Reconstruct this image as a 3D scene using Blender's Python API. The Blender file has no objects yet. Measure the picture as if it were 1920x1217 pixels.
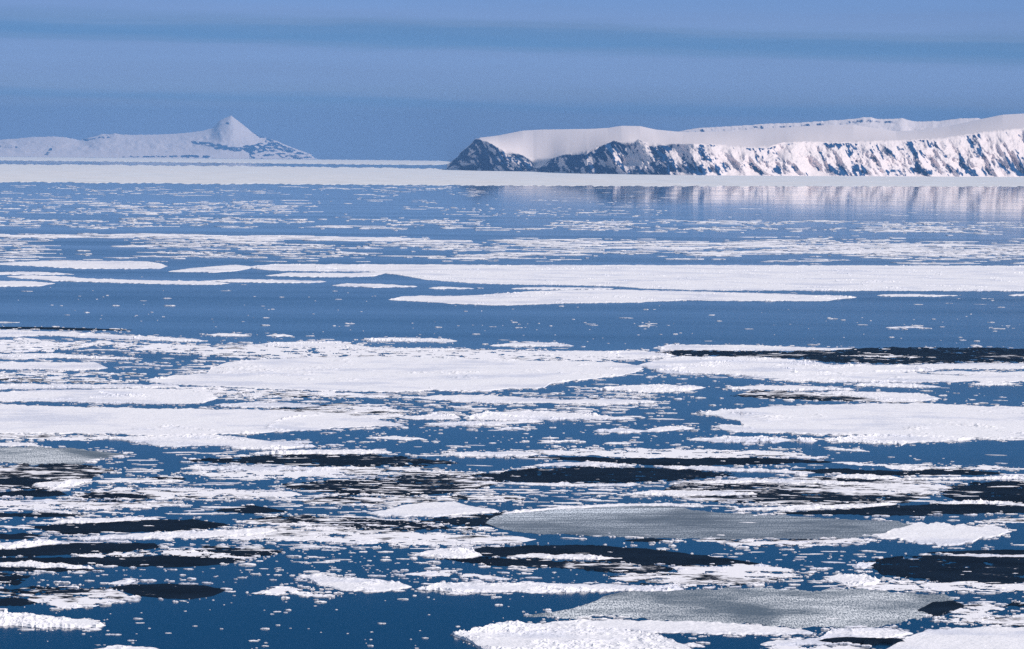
import bpy, math
import numpy as np
from mathutils import Matrix, Vector

C = bpy.context.scene.collection
sc = bpy.context.scene
RAD = math.radians

# ---------------------------------------------------------------- camera, sky, sun, exposure
CAM_H = 120.0                       # eye height on the shore cliff, metres
R_EARTH = 7.4e6                     # earth radius with refraction: the sea is curved
F = 960.0 / math.tan(RAD(6.0))      # 12 degree lens over a 1920 px wide frame
PITCH = math.atan((608.5 - 249.4) / F)
ROLL = RAD(0.50)
fwd = Vector((0, math.cos(PITCH), -math.sin(PITCH)))
rt0 = Vector((1, 0, 0)); up0 = rt0.cross(fwd)
rgt = rt0 * math.cos(ROLL) + up0 * math.sin(ROLL)
upv = -rt0 * math.sin(ROLL) + up0 * math.cos(ROLL)
cam = bpy.data.cameras.new('camera'); co = bpy.data.objects.new('camera', cam); C.objects.link(co)
cam.sensor_width = 36; cam.lens = 18 / math.tan(RAD(6.0)); cam.clip_start = 1; cam.clip_end = 300000
m = Matrix((rgt, upv, -fwd)).transposed().to_4x4(); m.translation = (0, 0, CAM_H)
co.matrix_world = m
sc.camera = co

SUN_EL, SUN_AZ = 39.0, 114.0        # azimuth clockwise from the view direction (+Y)
SKY_STRENGTH = 0.10
w = bpy.data.worlds.new('World'); sc.world = w; w.use_nodes = True
nt = w.node_tree; N = nt.nodes; L = nt.links
for n in list(N): N.remove(n)
def node(N, t, **k):
    n = N.new(t)
    for a, b in k.items(): setattr(n, a, b)
    return n
def mth(N, L, op, a, b=None, c=None, clamp=False):
    n = N.new('ShaderNodeMath'); n.operation = op; n.use_clamp = clamp
    for i, v in enumerate((a, b, c)):
        if v is None: continue
        if isinstance(v, (int, float)): n.inputs[i].default_value = v
        else: L.new(v, n.inputs[i])
    return n.outputs[0]
def ramp(N, L, fac, stops, interp='LINEAR'):
    n = N.new('ShaderNodeValToRGB'); n.color_ramp.interpolation = interp
    e = n.color_ramp.elements
    while len(e) > 1: e.remove(e[-1])
    for i, (p, c) in enumerate(stops):
        if i == 0: e[0].position = p
        else: e.new(p)
        if isinstance(c, (int, float)): c = (c, c, c)
        e[i].color = (c[0], c[1], c[2], 1)
    L.new(fac, n.inputs[0]); return n.outputs[0]
def mixc(N, L, fac, a, b, bt='MIX'):
    n = N.new('ShaderNodeMix'); n.data_type = 'RGBA'; n.blend_type = bt
    for s, v in ((n.inputs[0], fac), (n.inputs[6], a), (n.inputs[7], b)):
        if isinstance(v, (int, float)): s.default_value = v
        elif isinstance(v, tuple): s.default_value = (v[0], v[1], v[2], 1)
        else: L.new(v, s)
    return n.outputs[2]
sky = node(N, 'ShaderNodeTexSky', sky_type='NISHITA', sun_disc=False)
sky.sun_elevation = RAD(SUN_EL); sky.sun_rotation = RAD(SUN_AZ)
sky.altitude = 100; sky.air_density = 1.0; sky.dust_density = 0.2; sky.ozone_density = 2.0
tc = N.new('ShaderNodeTexCoord'); sp = N.new('ShaderNodeSeparateXYZ'); L.new(tc.outputs['Generated'], sp.inputs[0])
az = mth(N, L, 'ARCTAN2', sp.outputs[0], sp.outputs[1])
el = mth(N, L, 'ARCSINE', sp.outputs[2])
# thin streaks of cloud lying flat over the horizon
cx = N.new('ShaderNodeCombineXYZ')
L.new(mth(N, L, 'MULTIPLY', az, 14.0), cx.inputs[0]); L.new(mth(N, L, 'MULTIPLY', el, 260.0), cx.inputs[1])
nz = N.new('ShaderNodeTexNoise'); nz.inputs['Scale'].default_value = 1.0; nz.inputs['Detail'].default_value = 6; nz.inputs['Roughness'].default_value = .55
L.new(cx.outputs[0], nz.inputs['Vector'])
warp = mth(N, L, 'MULTIPLY', mth(N, L, 'SUBTRACT', nz.outputs[0], .5), 0.0055)
elw = mth(N, L, 'ADD', mth(N, L, 'ADD', el, mth(N, L, 'MULTIPLY', az, 0.016)), warp)
t_el = mth(N, L, 'MULTIPLY', elw, 1.0 / 0.05, clamp=True)
dkb = (.62, .88, 1.0)
bands = ramp(N, L, t_el, [(0.0, (.98, .97, 1)), (.075, 1.0), (.112, (.74, .92, 1.0)), (.15, 1.03), (.22, (1.04, 1.06, 1.12)), (.31, (1.04, 1.08, 1.16)), (.345, (.78, .94, 1.02)), (.375, dkb), (.405, (.68, .90, 1.0)), (.43, (.92, 1.0, 1.04)), (.48, (1.1, 1.12, 1.18)), (.56, (1.04, 1.12, 1.2)), (.8, .95), (1.0, 1.0)], 'EASE')
fine = mth(N, L, 'MULTIPLY_ADD', nz.outputs[0], .16, .92)
tint = ramp(N, L, mth(N, L, 'MULTIPLY', el, 1 / 0.5, clamp=True),
            [(0.0, (.30, .44, .98)), (.03, (.27, .41, .92)), (.06, (.24, .37, .84)), (.10, (.09, .24, .58)), (.2, (.005, .12, .28)), (.4, (.01, .14, .32)), (.7, (.8, .8, .85)), (1.0, (1.3, 1.15, .95))])
skc = mixc(N, L, 1.0, sky.outputs[0], tint, 'MULTIPLY')
skc = mixc(N, L, 1.0, mixc(N, L, 1.0, skc, bands, 'MULTIPLY'), fine, 'MULTIPLY')
bg = N.new('ShaderNodeBackground'); bg.inputs[1].default_value = SKY_STRENGTH
L.new(skc, bg.inputs[0]); wo = N.new('ShaderNodeOutputWorld'); L.new(bg.outputs[0], wo.inputs[0])
sun = bpy.data.lights.new('sun', 'SUN'); sun.energy = 3.5; sun.angle = RAD(.5); sun.color = (1.0, .93, .86)
so = bpy.data.objects.new('sun', sun); C.objects.link(so)
sd = Vector((math.sin(RAD(SUN_AZ)) * math.cos(RAD(SUN_EL)), math.cos(RAD(SUN_AZ)) * math.cos(RAD(SUN_EL)), math.sin(RAD(SUN_EL))))
so.rotation_euler = sd.to_track_quat('Z', 'Y').to_euler()
sc.view_settings.view_transform = 'Standard'; sc.view_settings.look = 'None'
sc.view_settings.exposure = 0.25; sc.view_settings.gamma = 1
sc.render.engine = 'CYCLES'
sc.cycles.use_denoising = False
sc.cycles.max_bounces = 6; sc.cycles.volume_bounces = 1

# ---------------------------------------------------------------- geometry helpers
fA, rA, uA = (np.array(v, dtype=float) for v in (fwd, rgt, upv))
def ray(px, py):
    px = np.asarray(px, float); py = np.asarray(py, float)
    return fA + ((px - 960) / F)[..., None] * rA + ((608.5 - py) / F)[..., None] * uA
def on_sea(px, py):
    """point of the curved sea seen at a pixel of the 1920x1217 photograph"""
    d = ray(px, py)
    a = (d[..., 0] ** 2 + d[..., 1] ** 2) / (2 * R_EARTH)
    disc = np.maximum(d[..., 2] ** 2 - 4 * a * CAM_H, 0)
    t = np.where(disc > 0, (-d[..., 2] - np.sqrt(disc)) / (2 * a), -d[..., 2] / (2 * a))
    p = d * t[..., None]; p[..., 2] += CAM_H
    return p
def at_dist(px, py, dist):
    d = ray(px, py); h = np.hypot(d[..., 0], d[..., 1])
    p = d * (dist / h)[..., None]; p[..., 2] += CAM_H
    return p
def sea_z(x, y): return -(x * x + y * y) / (2 * R_EARTH)
def h2(ix, iy, seed):
    n = (ix.astype(np.int64) * 374761393 + iy.astype(np.int64) * 668265263 + seed * 1442695041) & 0xffffffff
    n = ((n ^ (n >> 13)) * 1274126177) & 0xffffffff
    n = ((n ^ (n >> 16)) * 2246822519) & 0xffffffff
    return ((n ^ (n >> 15)) & 0xffffff) / float(0xffffff)
def vn(x, y, seed=0):
    x = np.asarray(x, float); y = np.asarray(y, float) + x * 0
    ix = np.floor(x); iy = np.floor(y); fx = x - ix; fy = y - iy
    fx = fx * fx * (3 - 2 * fx); fy = fy * fy * (3 - 2 * fy)
    a = h2(ix, iy, seed); b = h2(ix + 1, iy, seed); c = h2(ix, iy + 1, seed); d = h2(ix + 1, iy + 1, seed)
    return (a + (b - a) * fx) + ((c + (d - c) * fx) - (a + (b - a) * fx)) * fy
def fbm(x, y, o=4, seed=0, g=.5):
    s = 0; a = 1; t = 0
    for k in range(o):
        s = s + a * vn(x * 2 ** k + 13.7 * k, y * 2 ** k + 7.1 * k, seed + k); t += a; a *= g
    return s / t
def grid_mesh(name, V, mat, smooth=True, attr=None, wrap=False, holes=None):
    """V: (rows, cols, 3) -> one object whose origin sits at the middle of its points"""
    r, c, _ = V.shape
    P = V.reshape(-1, 3); org = np.array([P[:, 0].mean(), P[:, 1].mean(), 0]); org[2] = sea_z(org[0], org[1])
    me = bpy.data.meshes.new(name)
    i = np.arange(r * c).reshape(r, c)
    if wrap: i = np.concatenate([i, i[:, :1]], 1)
    q = np.stack([i[1:, :-1], i[1:, 1:], i[:-1, 1:], i[:-1, :-1]], -1).reshape(-1, 4)
    if holes is not None: q = q[~holes.ravel()]
    me.vertices.add(len(P)); me.vertices.foreach_set('co', (P - org).astype('f').ravel())
    me.loops.add(q.size); me.loops.foreach_set('vertex_index', q.ravel().astype('i'))
    me.polygons.add(len(q)); me.polygons.foreach_set('loop_start', np.arange(0, q.size, 4).astype('i'))
    me.polygons.foreach_set('loop_total', np.full(len(q), 4, 'i'))
    me.polygons.foreach_set('use_smooth', np.full(len(q), smooth))
    me.update(calc_edges=True)
    if attr is not None:
        a = me.attributes.new('rock', 'FLOAT', 'POINT'); a.data.foreach_set('value', attr.astype('f').ravel())
    me.materials.append(mat)
    o = bpy.data.objects.new(name, me); o.location = org; C.objects.link(o)
    return o
def tag(o, label=None, cat=None, group=None, kind=None):
    for k, v in (('label', label), ('category', cat), ('group', group), ('kind', kind)):
        if v: o[k] = v
    return o

# ---------------------------------------------------------------- materials
def new_mat(name):
    m = bpy.data.materials.new(name); m.use_nodes = True
    t = m.node_tree; b = t.nodes['Principled BSDF']
    return m, t.nodes, t.links, b
def pos(N, L, sx=1, sy=1):
    g = N.new('ShaderNodeNewGeometry'); mp = N.new('ShaderNodeMapping'); mp.inputs['Scale'].default_value = (sx, sy, 0)
    L.new(g.outputs['Position'], mp.inputs[0]); return mp.outputs[0]
def noise(N, L, v, scale, detail=4, rough=.55):
    n = N.new('ShaderNodeTexNoise'); n.inputs['Scale'].default_value = scale
    n.inputs['Detail'].default_value = detail; n.inputs['Roughness'].default_value = rough
    L.new(v, n.inputs['Vector']); return n.outputs[0]
SNOW = (.88, .85, .88); DARK = (.005, .010, .019)
def snow_mat():
    m, N, L, b = new_mat('snow_ice')
    v = pos(N, L)
    c = ramp(N, L, noise(N, L, v, .018, 6, .65), [(.40, (.70, .70, .78)), (.5, SNOW), (.75, (.90, .875, .89))])
    L.new(c, b.inputs['Base Color']); b.inputs['Roughness'].default_value = .75; b.inputs['Specular IOR Level'].default_value = .15
    bp = N.new('ShaderNodeBump'); bp.inputs['Strength'].default_value = .7; bp.inputs['Distance'].default_value = .7
    L.new(mth(N, L, 'MULTIPLY_ADD', noise(N, L, v, .10, 6, .6), 1.6, mth(N, L, 'MULTIPLY', noise(N, L, v, .8, 4), .35)), bp.inputs['Height']); L.new(bp.outputs[0], b.inputs['Normal'])
    return m
def thin_mat(name, cover, snow=SNOW, dark=DARK, scale=.10, soft=.045, sy=1.0):
    """young dark ice with snow lying on it in patches; cover = share of snow"""
    m, N, L, b = new_mat(name)
    v = pos(N, L, 1, sy)
    f1 = noise(N, L, v, scale * .16, 3, .5); f2 = noise(N, L, v, scale, 7, .68)
    f = mth(N, L, 'MULTIPLY_ADD', f1, .45, mth(N, L, 'MULTIPLY', f2, .55))
    th = .5 + (.5 - cover) * .26
    k = ramp(N, L, f, [(th - soft * .5, 0.0), (th + soft * .5, 1.0)])
    dk = ramp(N, L, noise(N, L, v, scale * .5, 5), [(.35, dark), (.7, tuple(x * 1.9 for x in dark))])
    L.new(mixc(N, L, k, dk, snow), b.inputs['Base Color'])
    b.inputs['Roughness'].default_value = .9; b.inputs['Specular IOR Level'].default_value = .02
    bp = N.new('ShaderNodeBump'); bp.inputs['Strength'].default_value = .4; bp.inputs['Distance'].default_value = .2
    L.new(f2, bp.inputs['Height']); L.new(bp.outputs[0], b.inputs['Normal'])
    return m
M = {'snow': snow_mat(), 'dark': thin_mat('young_dark_ice', -.12)}
for k in (10, 25, 40, 55, 70, 85): M['mix%d' % k] = thin_mat('patchy_ice_%d' % k, k / 100)
def grain_mat(name, lo, hi, lines):
    """young grey ice under fine speckles of frost; lines = ruled by parallel wind rows"""
    m, N, L, b = new_mat(name)
    g = N.new('ShaderNodeNewGeometry'); s = N.new('ShaderNodeSeparateXYZ'); L.new(g.outputs['Position'], s.inputs[0])
    v = pos(N, L)
    sp = mth(N, L, 'MULTIPLY_ADD', ramp(N, L, noise(N, L, pos(N, L, 1, .10), 2.6, 3, .75), [(.43, .0), (.57, 1.0)]), .72, mth(N, L, 'MULTIPLY', ramp(N, L, noise(N, L, pos(N, L, .35, 1), .22, 6, .7), [(.38, 0.0), (.62, 1.0)]), .28))
    big = noise(N, L, v, .028, 4, .6)
    f = mth(N, L, 'MULTIPLY', sp, ramp(N, L, big, [(.38, .25), (.56, 1.0)]))
    if lines:
        c = N.new('ShaderNodeCombineXYZ')
        L.new(mth(N, L, 'MULTIPLY', s.outputs[0], .006), c.inputs[0])
        L.new(mth(N, L, 'MULTIPLY', mth(N, L, 'MULTIPLY_ADD', s.outputs[0], -.22, s.outputs[1]), .16), c.inputs[1])
        ln = ramp(N, L, noise(N, L, c.outputs[0], 1.0, 3, .6), [(.42, .35), (.52, 1.0), (.6, .6)])
        f = mth(N, L, 'MULTIPLY', f, ln)
        # more frost toward the far left side of the sheet
        tcn = N.new('ShaderNodeTexCoord'); sg = N.new('ShaderNodeSeparateXYZ'); L.new(tcn.outputs['Generated'], sg.inputs[0])
        e = mth(N, L, 'MULTIPLY_ADD', sg.outputs[0], -.55, sg.outputs[1])
        f = mth(N, L, 'MULTIPLY', f, ramp(N, L, e, [(0.0, .55), (.25, .7), (.45, 1.0), (.6, 1.5)]))
    else:
        wv = N.new('ShaderNodeTexWave'); wv.inputs['Scale'].default_value = .006; wv.inputs['Distortion'].default_value = 7; wv.inputs['Detail'].default_value = 4; wv.inputs['Detail Scale'].default_value = 1.2
        L.new(v, wv.inputs['Vector'])
        f = mth(N, L, 'MULTIPLY', f, ramp(N, L, wv.outputs['Fac'], [(.05, .30), (.22, .85), (1.0, 1.0)]))
    L.new(mixc(N, L, f, lo, hi), b.inputs['Base Color'])
    b.inputs['Roughness'].default_value = .9; b.inputs['Specular IOR Level'].default_value = .02
    return m
M['grey'] = grain_mat('grey_ice', (.09, .12, .16), (.80, .85, .92), True)
M['palegrey'] = grain_mat('pale_grey_ice', (.08, .115, .155), (.96, .97, .99), False)
M['far'] = thin_mat('far_pack_ice', .72, (.80, .755, .74), (.50, .53, .57), .02, .35)
def water_mat():
    m, N, L, b = new_mat('sea_water')
    v = pos(N, L); g = N.new('ShaderNodeNewGeometry'); s = N.new('ShaderNodeSeparateXYZ'); L.new(g.outputs['Position'], s.inputs[0])
    far = mth(N, L, 'MULTIPLY', mth(N, L, 'SUBTRACT', s.outputs[1], 4500.0), 1 / 4000.0, clamp=True)   # the water lies calm under the headland
    lanes = noise(N, L, pos(N, L, .2, 1), .006, 4)
    r0 = mth(N, L, 'MULTIPLY_ADD', lanes, .15, .025)
    r = mth(N, L, 'MULTIPLY_ADD', far, -.055, r0)
    L.new(mth(N, L, 'MAXIMUM', r, .034), b.inputs['Roughness'])
    b.inputs['Base Color'].default_value = (.002, .018, .045, 1); b.inputs['IOR'].default_value = 1.33
    b.inputs['Specular IOR Level'].default_value = .5
    bp = N.new('ShaderNodeBump'); bp.inputs['Distance'].default_value = .1
    L.new(mth(N, L, 'MULTIPLY_ADD', far, -.028, .03), bp.inputs['Strength'])
    L.new(noise(N, L, v, .5, 4), bp.inputs['Height']); L.new(bp.outputs[0], b.inputs['Normal'])
    return m
def land_mat():
    m, N, L, b = new_mat('snow_and_rock')
    a = N.new('ShaderNodeAttribute'); a.attribute_name = 'rock'
    g = N.new('ShaderNodeNewGeometry')
    n = noise(N, L, g.outputs['Position'], .05, 5, .65)
    f = mth(N, L, 'ADD', a.outputs['Fac'], mth(N, L, 'MULTIPLY', mth(N, L, 'SUBTRACT', n, .5), .5))
    k = ramp(N, L, f, [(.42, 0.0), (.58, 1.0)])
    rock = ramp(N, L, noise(N, L, g.outputs['Position'], .02, 5), [(.3, (.006, .045, .14)), (.7, (.02, .075, .19))])  # the blue of skylight on the cliffs is put into the rock colour
    L.new(mixc(N, L, k, (.86, .75, .73), rock), b.inputs['Base Color'])
    b.inputs['Roughness'].default_value = .85; b.inputs['Specular IOR Level'].default_value = .1
    return m
M['land'] = land_mat()

# ---------------------------------------------------------------- sea: one curved sheet past the horizon
rr = np.concatenate([[1.0], np.arange(250, 6000, 250), np.arange(6000, 16000, 500), np.arange(16000, 70001, 1000)])
aa = np.linspace(0, 2 * math.pi, 360, endpoint=False)
X = rr[:, None] * np.sin(aa); Y = rr[:, None] * np.cos(aa)
tag(grid_mesh('sea', np.stack([X, Y, sea_z(X, Y)], -1), water_mat(), wrap=True), 'blue open sea between the ice floes', None, None, 'structure')

# ---------------------------------------------------------------- land
def curve(s):
    a = np.array([[float(q) for q in p.split(',')] for p in s.split()]); return a[:, 0], a[:, 1]
def lerp(s, x): a, b = curve(s) if isinstance(s, str) else s; return np.interp(x, a, b)
def px_of(P):
    q = P - np.array([0, 0, CAM_H]); dz = q @ fA
    return 960 + F * (q @ rA) / dz, 608.5 - F * (q @ uA) / dz

def make_headland():
    xs = np.concatenate([np.arange(838, 1980, 1.1), np.arange(1980, 2600, 2.5)]); n = len(xs)
    yb = lerp('838,317.5 880,319.5 930,321 1000,322 1100,326 1200,327.5 1300,329 1500,330 1920,332 2060,333', xs)
    yt = lerp('838,317 843,309 850,300 856,295 862,288 870,280 880,271 888,263 893,259 900,262 915,266 928,274 940,280 950,287 965,289 980,291 990,297 1000,306 1006,315 1012,316 1022,306 1032,299 1045,294 1060,291 1080,290 1100,288 1118,279 1130,272 1150,263 1160,266 1172,272 1183,270 1197,261 1208,267 1216,273 1250,271 1300,270 1350,271 1370,275 1400,277 1440,277 1465,268 1500,266 1560,268 1640,265 1700,263 1760,260 1800,255 1850,247 1900,243 1925,240 2060,236', xs)
    yt = yt + (fbm(xs / 6, xs * 0, 3, 5) - .5) * 4.0
    yt = np.minimum(yt, yb - .6)
    ys = lerp('838,330 880,290 893,262 900,258 910,257 935,254 960,249 980,245 1020,243 1100,242 1140,240 1165,236 1200,236.5 1230,243 1280,248 1340,247 1440,241 1500,237 1560,234 1600,234 1640,240 1680,246 1720,244 1780,236 1840,223 1880,215 1920,213 2060,209', xs)
    ys = ys + (fbm(xs / 40, xs * 0 + 3, 2, 15) - .5) * .5
    B = on_sea(xs, yb); Db = np.hypot(B[:, 0], B[:, 1]); zb = sea_z(B[:, 0], B[:, 1]) - 2
    S = np.full(n, 250.0)
    for _ in range(3):
        T = at_dist(xs, yt, Db + S); S = np.maximum((T[:, 2] - zb) / .66, 8)
    H = T[:, 2] - zb
    yts = np.convolve(np.pad(yt, 30, mode='edge'), np.ones(61) / 61, 'valid')
    rows = []; rock = []
    nv = 84
    lat = xs * 1.95
    for j in range(nv + 1):
        v = j / nv
        w_ = math.sin(math.pi * min(1, v * 1.0)) ** .6 if 0 < v < 1 else 0
        u = lat + (1 - v) * -H * .55            # spurs and gullies slant down to the right
        big = 1 - np.abs(2 * fbm(u / 75, xs * 0 + v * 1.1, 3, 31) - 1) * 1.6
        mid = fbm(u / 22, xs * 0 + v * 3.0, 4, 61) - .5
        fin = fbm(lat / 9, xs * 0 + v * 16, 3, 91) - .5
        disp = (big - .4) * 100 + mid * 62 + fin * 22
        disp = disp * w_ * np.clip(H / 150, 0, 1)
        d = Db + S * v - disp
        z = zb + H * (v ** 1.05)
        dr = B[:, :2] / Db[:, None]
        P = np.stack([dr[:, 0] * d, dr[:, 1] * d, z], -1)
        _, py = px_of(P)
        # bare rock
        left = lerp('838,.86 900,.70 950,.62 985,.56 1003,.2 1015,.62 1060,.62 1120,.66 1150,.60 1185,.50 1230,.56 1262,.46 1300,.30 1400,.24 2060,.26', xs)
        base = np.exp(-((v - .19) / .13) ** 2) * lerp('838,0 1200,0 1262,.30 1300,.36 1352,.36 1375,.02 1415,.05 1425,.40 1488,.38 1500,.0 1518,.02 1530,.46 1640,.42 1655,.10 1670,.45 1700,.40 1745,.35 1752,.44 1790,.4 1800,.22 1850,.30 1880,.12 2060,.2', xs)
        patch = fbm(u / 34, xs * 0 + v * 2.8, 4, 121)
        sp_ = fbm(u / 9, xs * 0 + v * 3.6, 4, 151)
        top = np.exp(-((v - .93) / .07) ** 2) * .20 * (fbm(lat / 60, xs * 0, 2, 171) > .5)
        fleck = fbm(u / 5.5, xs * 0 + v * 17, 2, 181)
        k = left + base + top + (patch - .5) * 1.5 + (sp_ - .5) * 1.1 + (fleck - .5) * .7 - .03
        k = k - .12 * (v < .035) * (xs > 1200) * 4
        k = np.where(v > .985, np.minimum(k, .2), k)
        rows.append(P); rock.append(np.clip(k, 0, 1))
    D1 = Db + S
    for j in range(1, 41):                       # the snow plateau behind the cliff tops
        v = j / 40
        y = yts * (1 - v ** .75) + (yt - yts) * (1 - v) ** 90 + ys * v ** .75
        rows.append(at_dist(xs, y, D1 + 5200 * v)); rock.append(xs * 0)
    E = rows[-1].copy()
    for k in (1.02, 1.10):
        Q = E.copy(); Q[:, :2] *= k; Q[:, 2] = sea_z(Q[:, 0], Q[:, 1]) - 40 if k > 1.05 else E[:, 2] - 60; rows.append(Q); rock.append(xs * 0)
    rows = rows[::-1]; rock = rock[::-1]
    tag(grid_mesh('headland', np.array(rows), M['land'], attr=np.array(rock)), 'snow covered headland with dark rocky cliffs above the ice', None, None, 'structure')
make_headland()

def make_range(name, label, xs, ybase_d, crest_d, skyline, mask, jag, seed, slope_pow=1.0, relief=60):
    n = len(xs)
    yt = lerp(skyline, xs) + (fbm(xs / 5, xs * 0, 3, seed) - .5) * jag
    A = at_dist(xs, yt, np.full(n, float(crest_d)))
    dr = A[:, :2] / crest_d
    def sm(k): return np.convolve(np.pad(A[:, 2], k, mode='edge'), np.ones(2 * k + 1) / (2 * k + 1), 'valid')
    A1 = sm(45); A2 = np.minimum(sm(6), A[:, 2] + 6)
    zb = -ybase_d ** 2 / (2 * R_EARTH) - 3
    rows = []; rock = []
    nv = 70
    for j in range(nv + 1):
        v = j / nv
        Zc = A1 + (A2 - A1) * min(1, v / .6) + (A[:, 2] - A2) * v ** 14
        z = zb + (Zc - zb) * v ** slope_pow
        d = ybase_d + (crest_d - ybase_d) * v
        px = xs
        dd = (fbm(xs / 16 + v * 1.5, xs * 0 + v * 5, 4, seed + 9) - .5) * relief * math.sin(math.pi * v)
        d = d - dd * 4
        P = np.stack([dr[:, 0] * d, dr[:, 1] * d, z + dd * .35], -1)
        _, py = px_of(P)
        rows.append(P); rock.append(mask(xs, py, v))
    E = rows[-1].copy(); E[:, :2] *= 1.06; E[:, 2] = -(crest_d * 1.06) ** 2 / (2 * R_EARTH) - 20
    rows.append(E); rock.append(xs * 0)
    return tag(grid_mesh(name, np.array(rows[::-1]), M['land'], attr=np.array(rock[::-1])), label, None, None, 'structure')

def blob(x, y, pts):      # soft membership of thin slanting patches given as (x, top, bottom) triples
    a = np.array(pts, float)
    t = np.interp(x, a[:, 0], a[:, 1], left=9e3, right=9e3); b = np.interp(x, a[:, 0], a[:, 2], left=-9e3, right=-9e3)
    return np.clip(np.minimum(y - t, b - y) / 2.0 + .55, 0, 1)
def ridge_mask(x, y, v):
    top = lerp('1270,246 1310,240 1400,235 1440,232 1500,230 1560,226 1600,223 1630,220 1645,223 1690,222 1710,228 1850,225', x)
    k = np.clip(1 - np.abs(y - top - 6) / 9, 0, 1) * np.clip((1700 - x) / 20, 0, 1)
    return np.clip(k * .48 + (fbm(x / 6 - y / 14, y / 9, 3, 77) - .5) * 1.1 - .05, 0, 1) * (v < .97)
make_range('far_plateau', 'more distant snowy plateau with a band of low cliffs behind the headland', np.arange(1240, 1905, 1.2), 24000., 26500.,
           '1240,256 1270,247 1290,243 1310,240 1400,235 1440,232 1500,230 1560,226 1600,223 1620,220 1632,219.5 1645,223 1670,223 1692,221.5 1702,225 1715,228 1760,227 1800,222 1830,221 1845,224 1860,226 1905,232', ridge_mask, 1.6, 201, 1.0, 40)
def peak_mask(x, y, v):
    nn = (fbm(x / 7, y / 2.2, 3, 303) - .5)
    k = blob(x, y, [(358, 264, 269), (385, 266, 274), (410, 270, 281), (440, 276, 284), (462, 277, 284), (475, 280, 283)])
    k = np.maximum(k, blob(x, y, [(455, 274, 286), (480, 270, 288), (505, 262, 284), (530, 272, 284), (560, 283, 290), (588, 290, 294)]) * .85)
    k = np.maximum(k, blob(x, y, [(466, 238, 243), (480, 249, 254), (505, 260, 268), (530, 272, 278)]) * .9)
    k = np.maximum(k, blob(x, y, [(468, 285, 298), (500, 288, 298), (540, 286, 298), (585, 292, 298)]) * .62)
    k = np.maximum(k, blob(x, y, [(84, 289, 291), (90, 282, 291), (98, 275, 284)]))
    k = np.maximum(k, blob(x, y, [(0, 272, 277), (20, 273, 277), (40, 275, 277)]) * .6)
    k = np.maximum(k, blob(x, y, [(230, 293, 294.5), (300, 292, 295), (360, 291, 296), (400, 293, 296)]) * .8)
    k = np.maximum(k, blob(x, y, [(404, 233, 236), (415, 231, 235), (430, 229, 232)]) * .6)
    k = np.maximum(k, blob(x, y, [(150, 262, 264), (170, 258, 264), (190, 254, 262), (215, 251, 256)]) * .45)
    n2 = fbm((x - 1.2 * y) / 5, y / 4, 3, 313) - .5
    return np.clip(k * .74 + (nn * 1.3 + n2 * 1.0) * (k > 0.02) + .02, 0, 1)
make_range('snowy_mountain', 'distant pointed snowy mountain rising above the far ice at the left', np.arange(-90, 596, 1.2), 50000., 55000.,
           '-90,268 -30,264 0,262 30,260 60,257 100,256 120,257 150,263 165,259 180,255 192,251 205,252 215,250 225,252 240,253 280,252.5 330,251 360,248 380,245 396,241 402,237 406,232 411,227 418,223.5 425,220.5 433,216.5 440,222 446,226 457,235 468,244 477,250 486,254.5 505,260.5 520,265 542,274.5 565,283 580,288 586,291.5 590,297 596,300', peak_mask, 1.4, 251, .8, 60)

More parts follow.
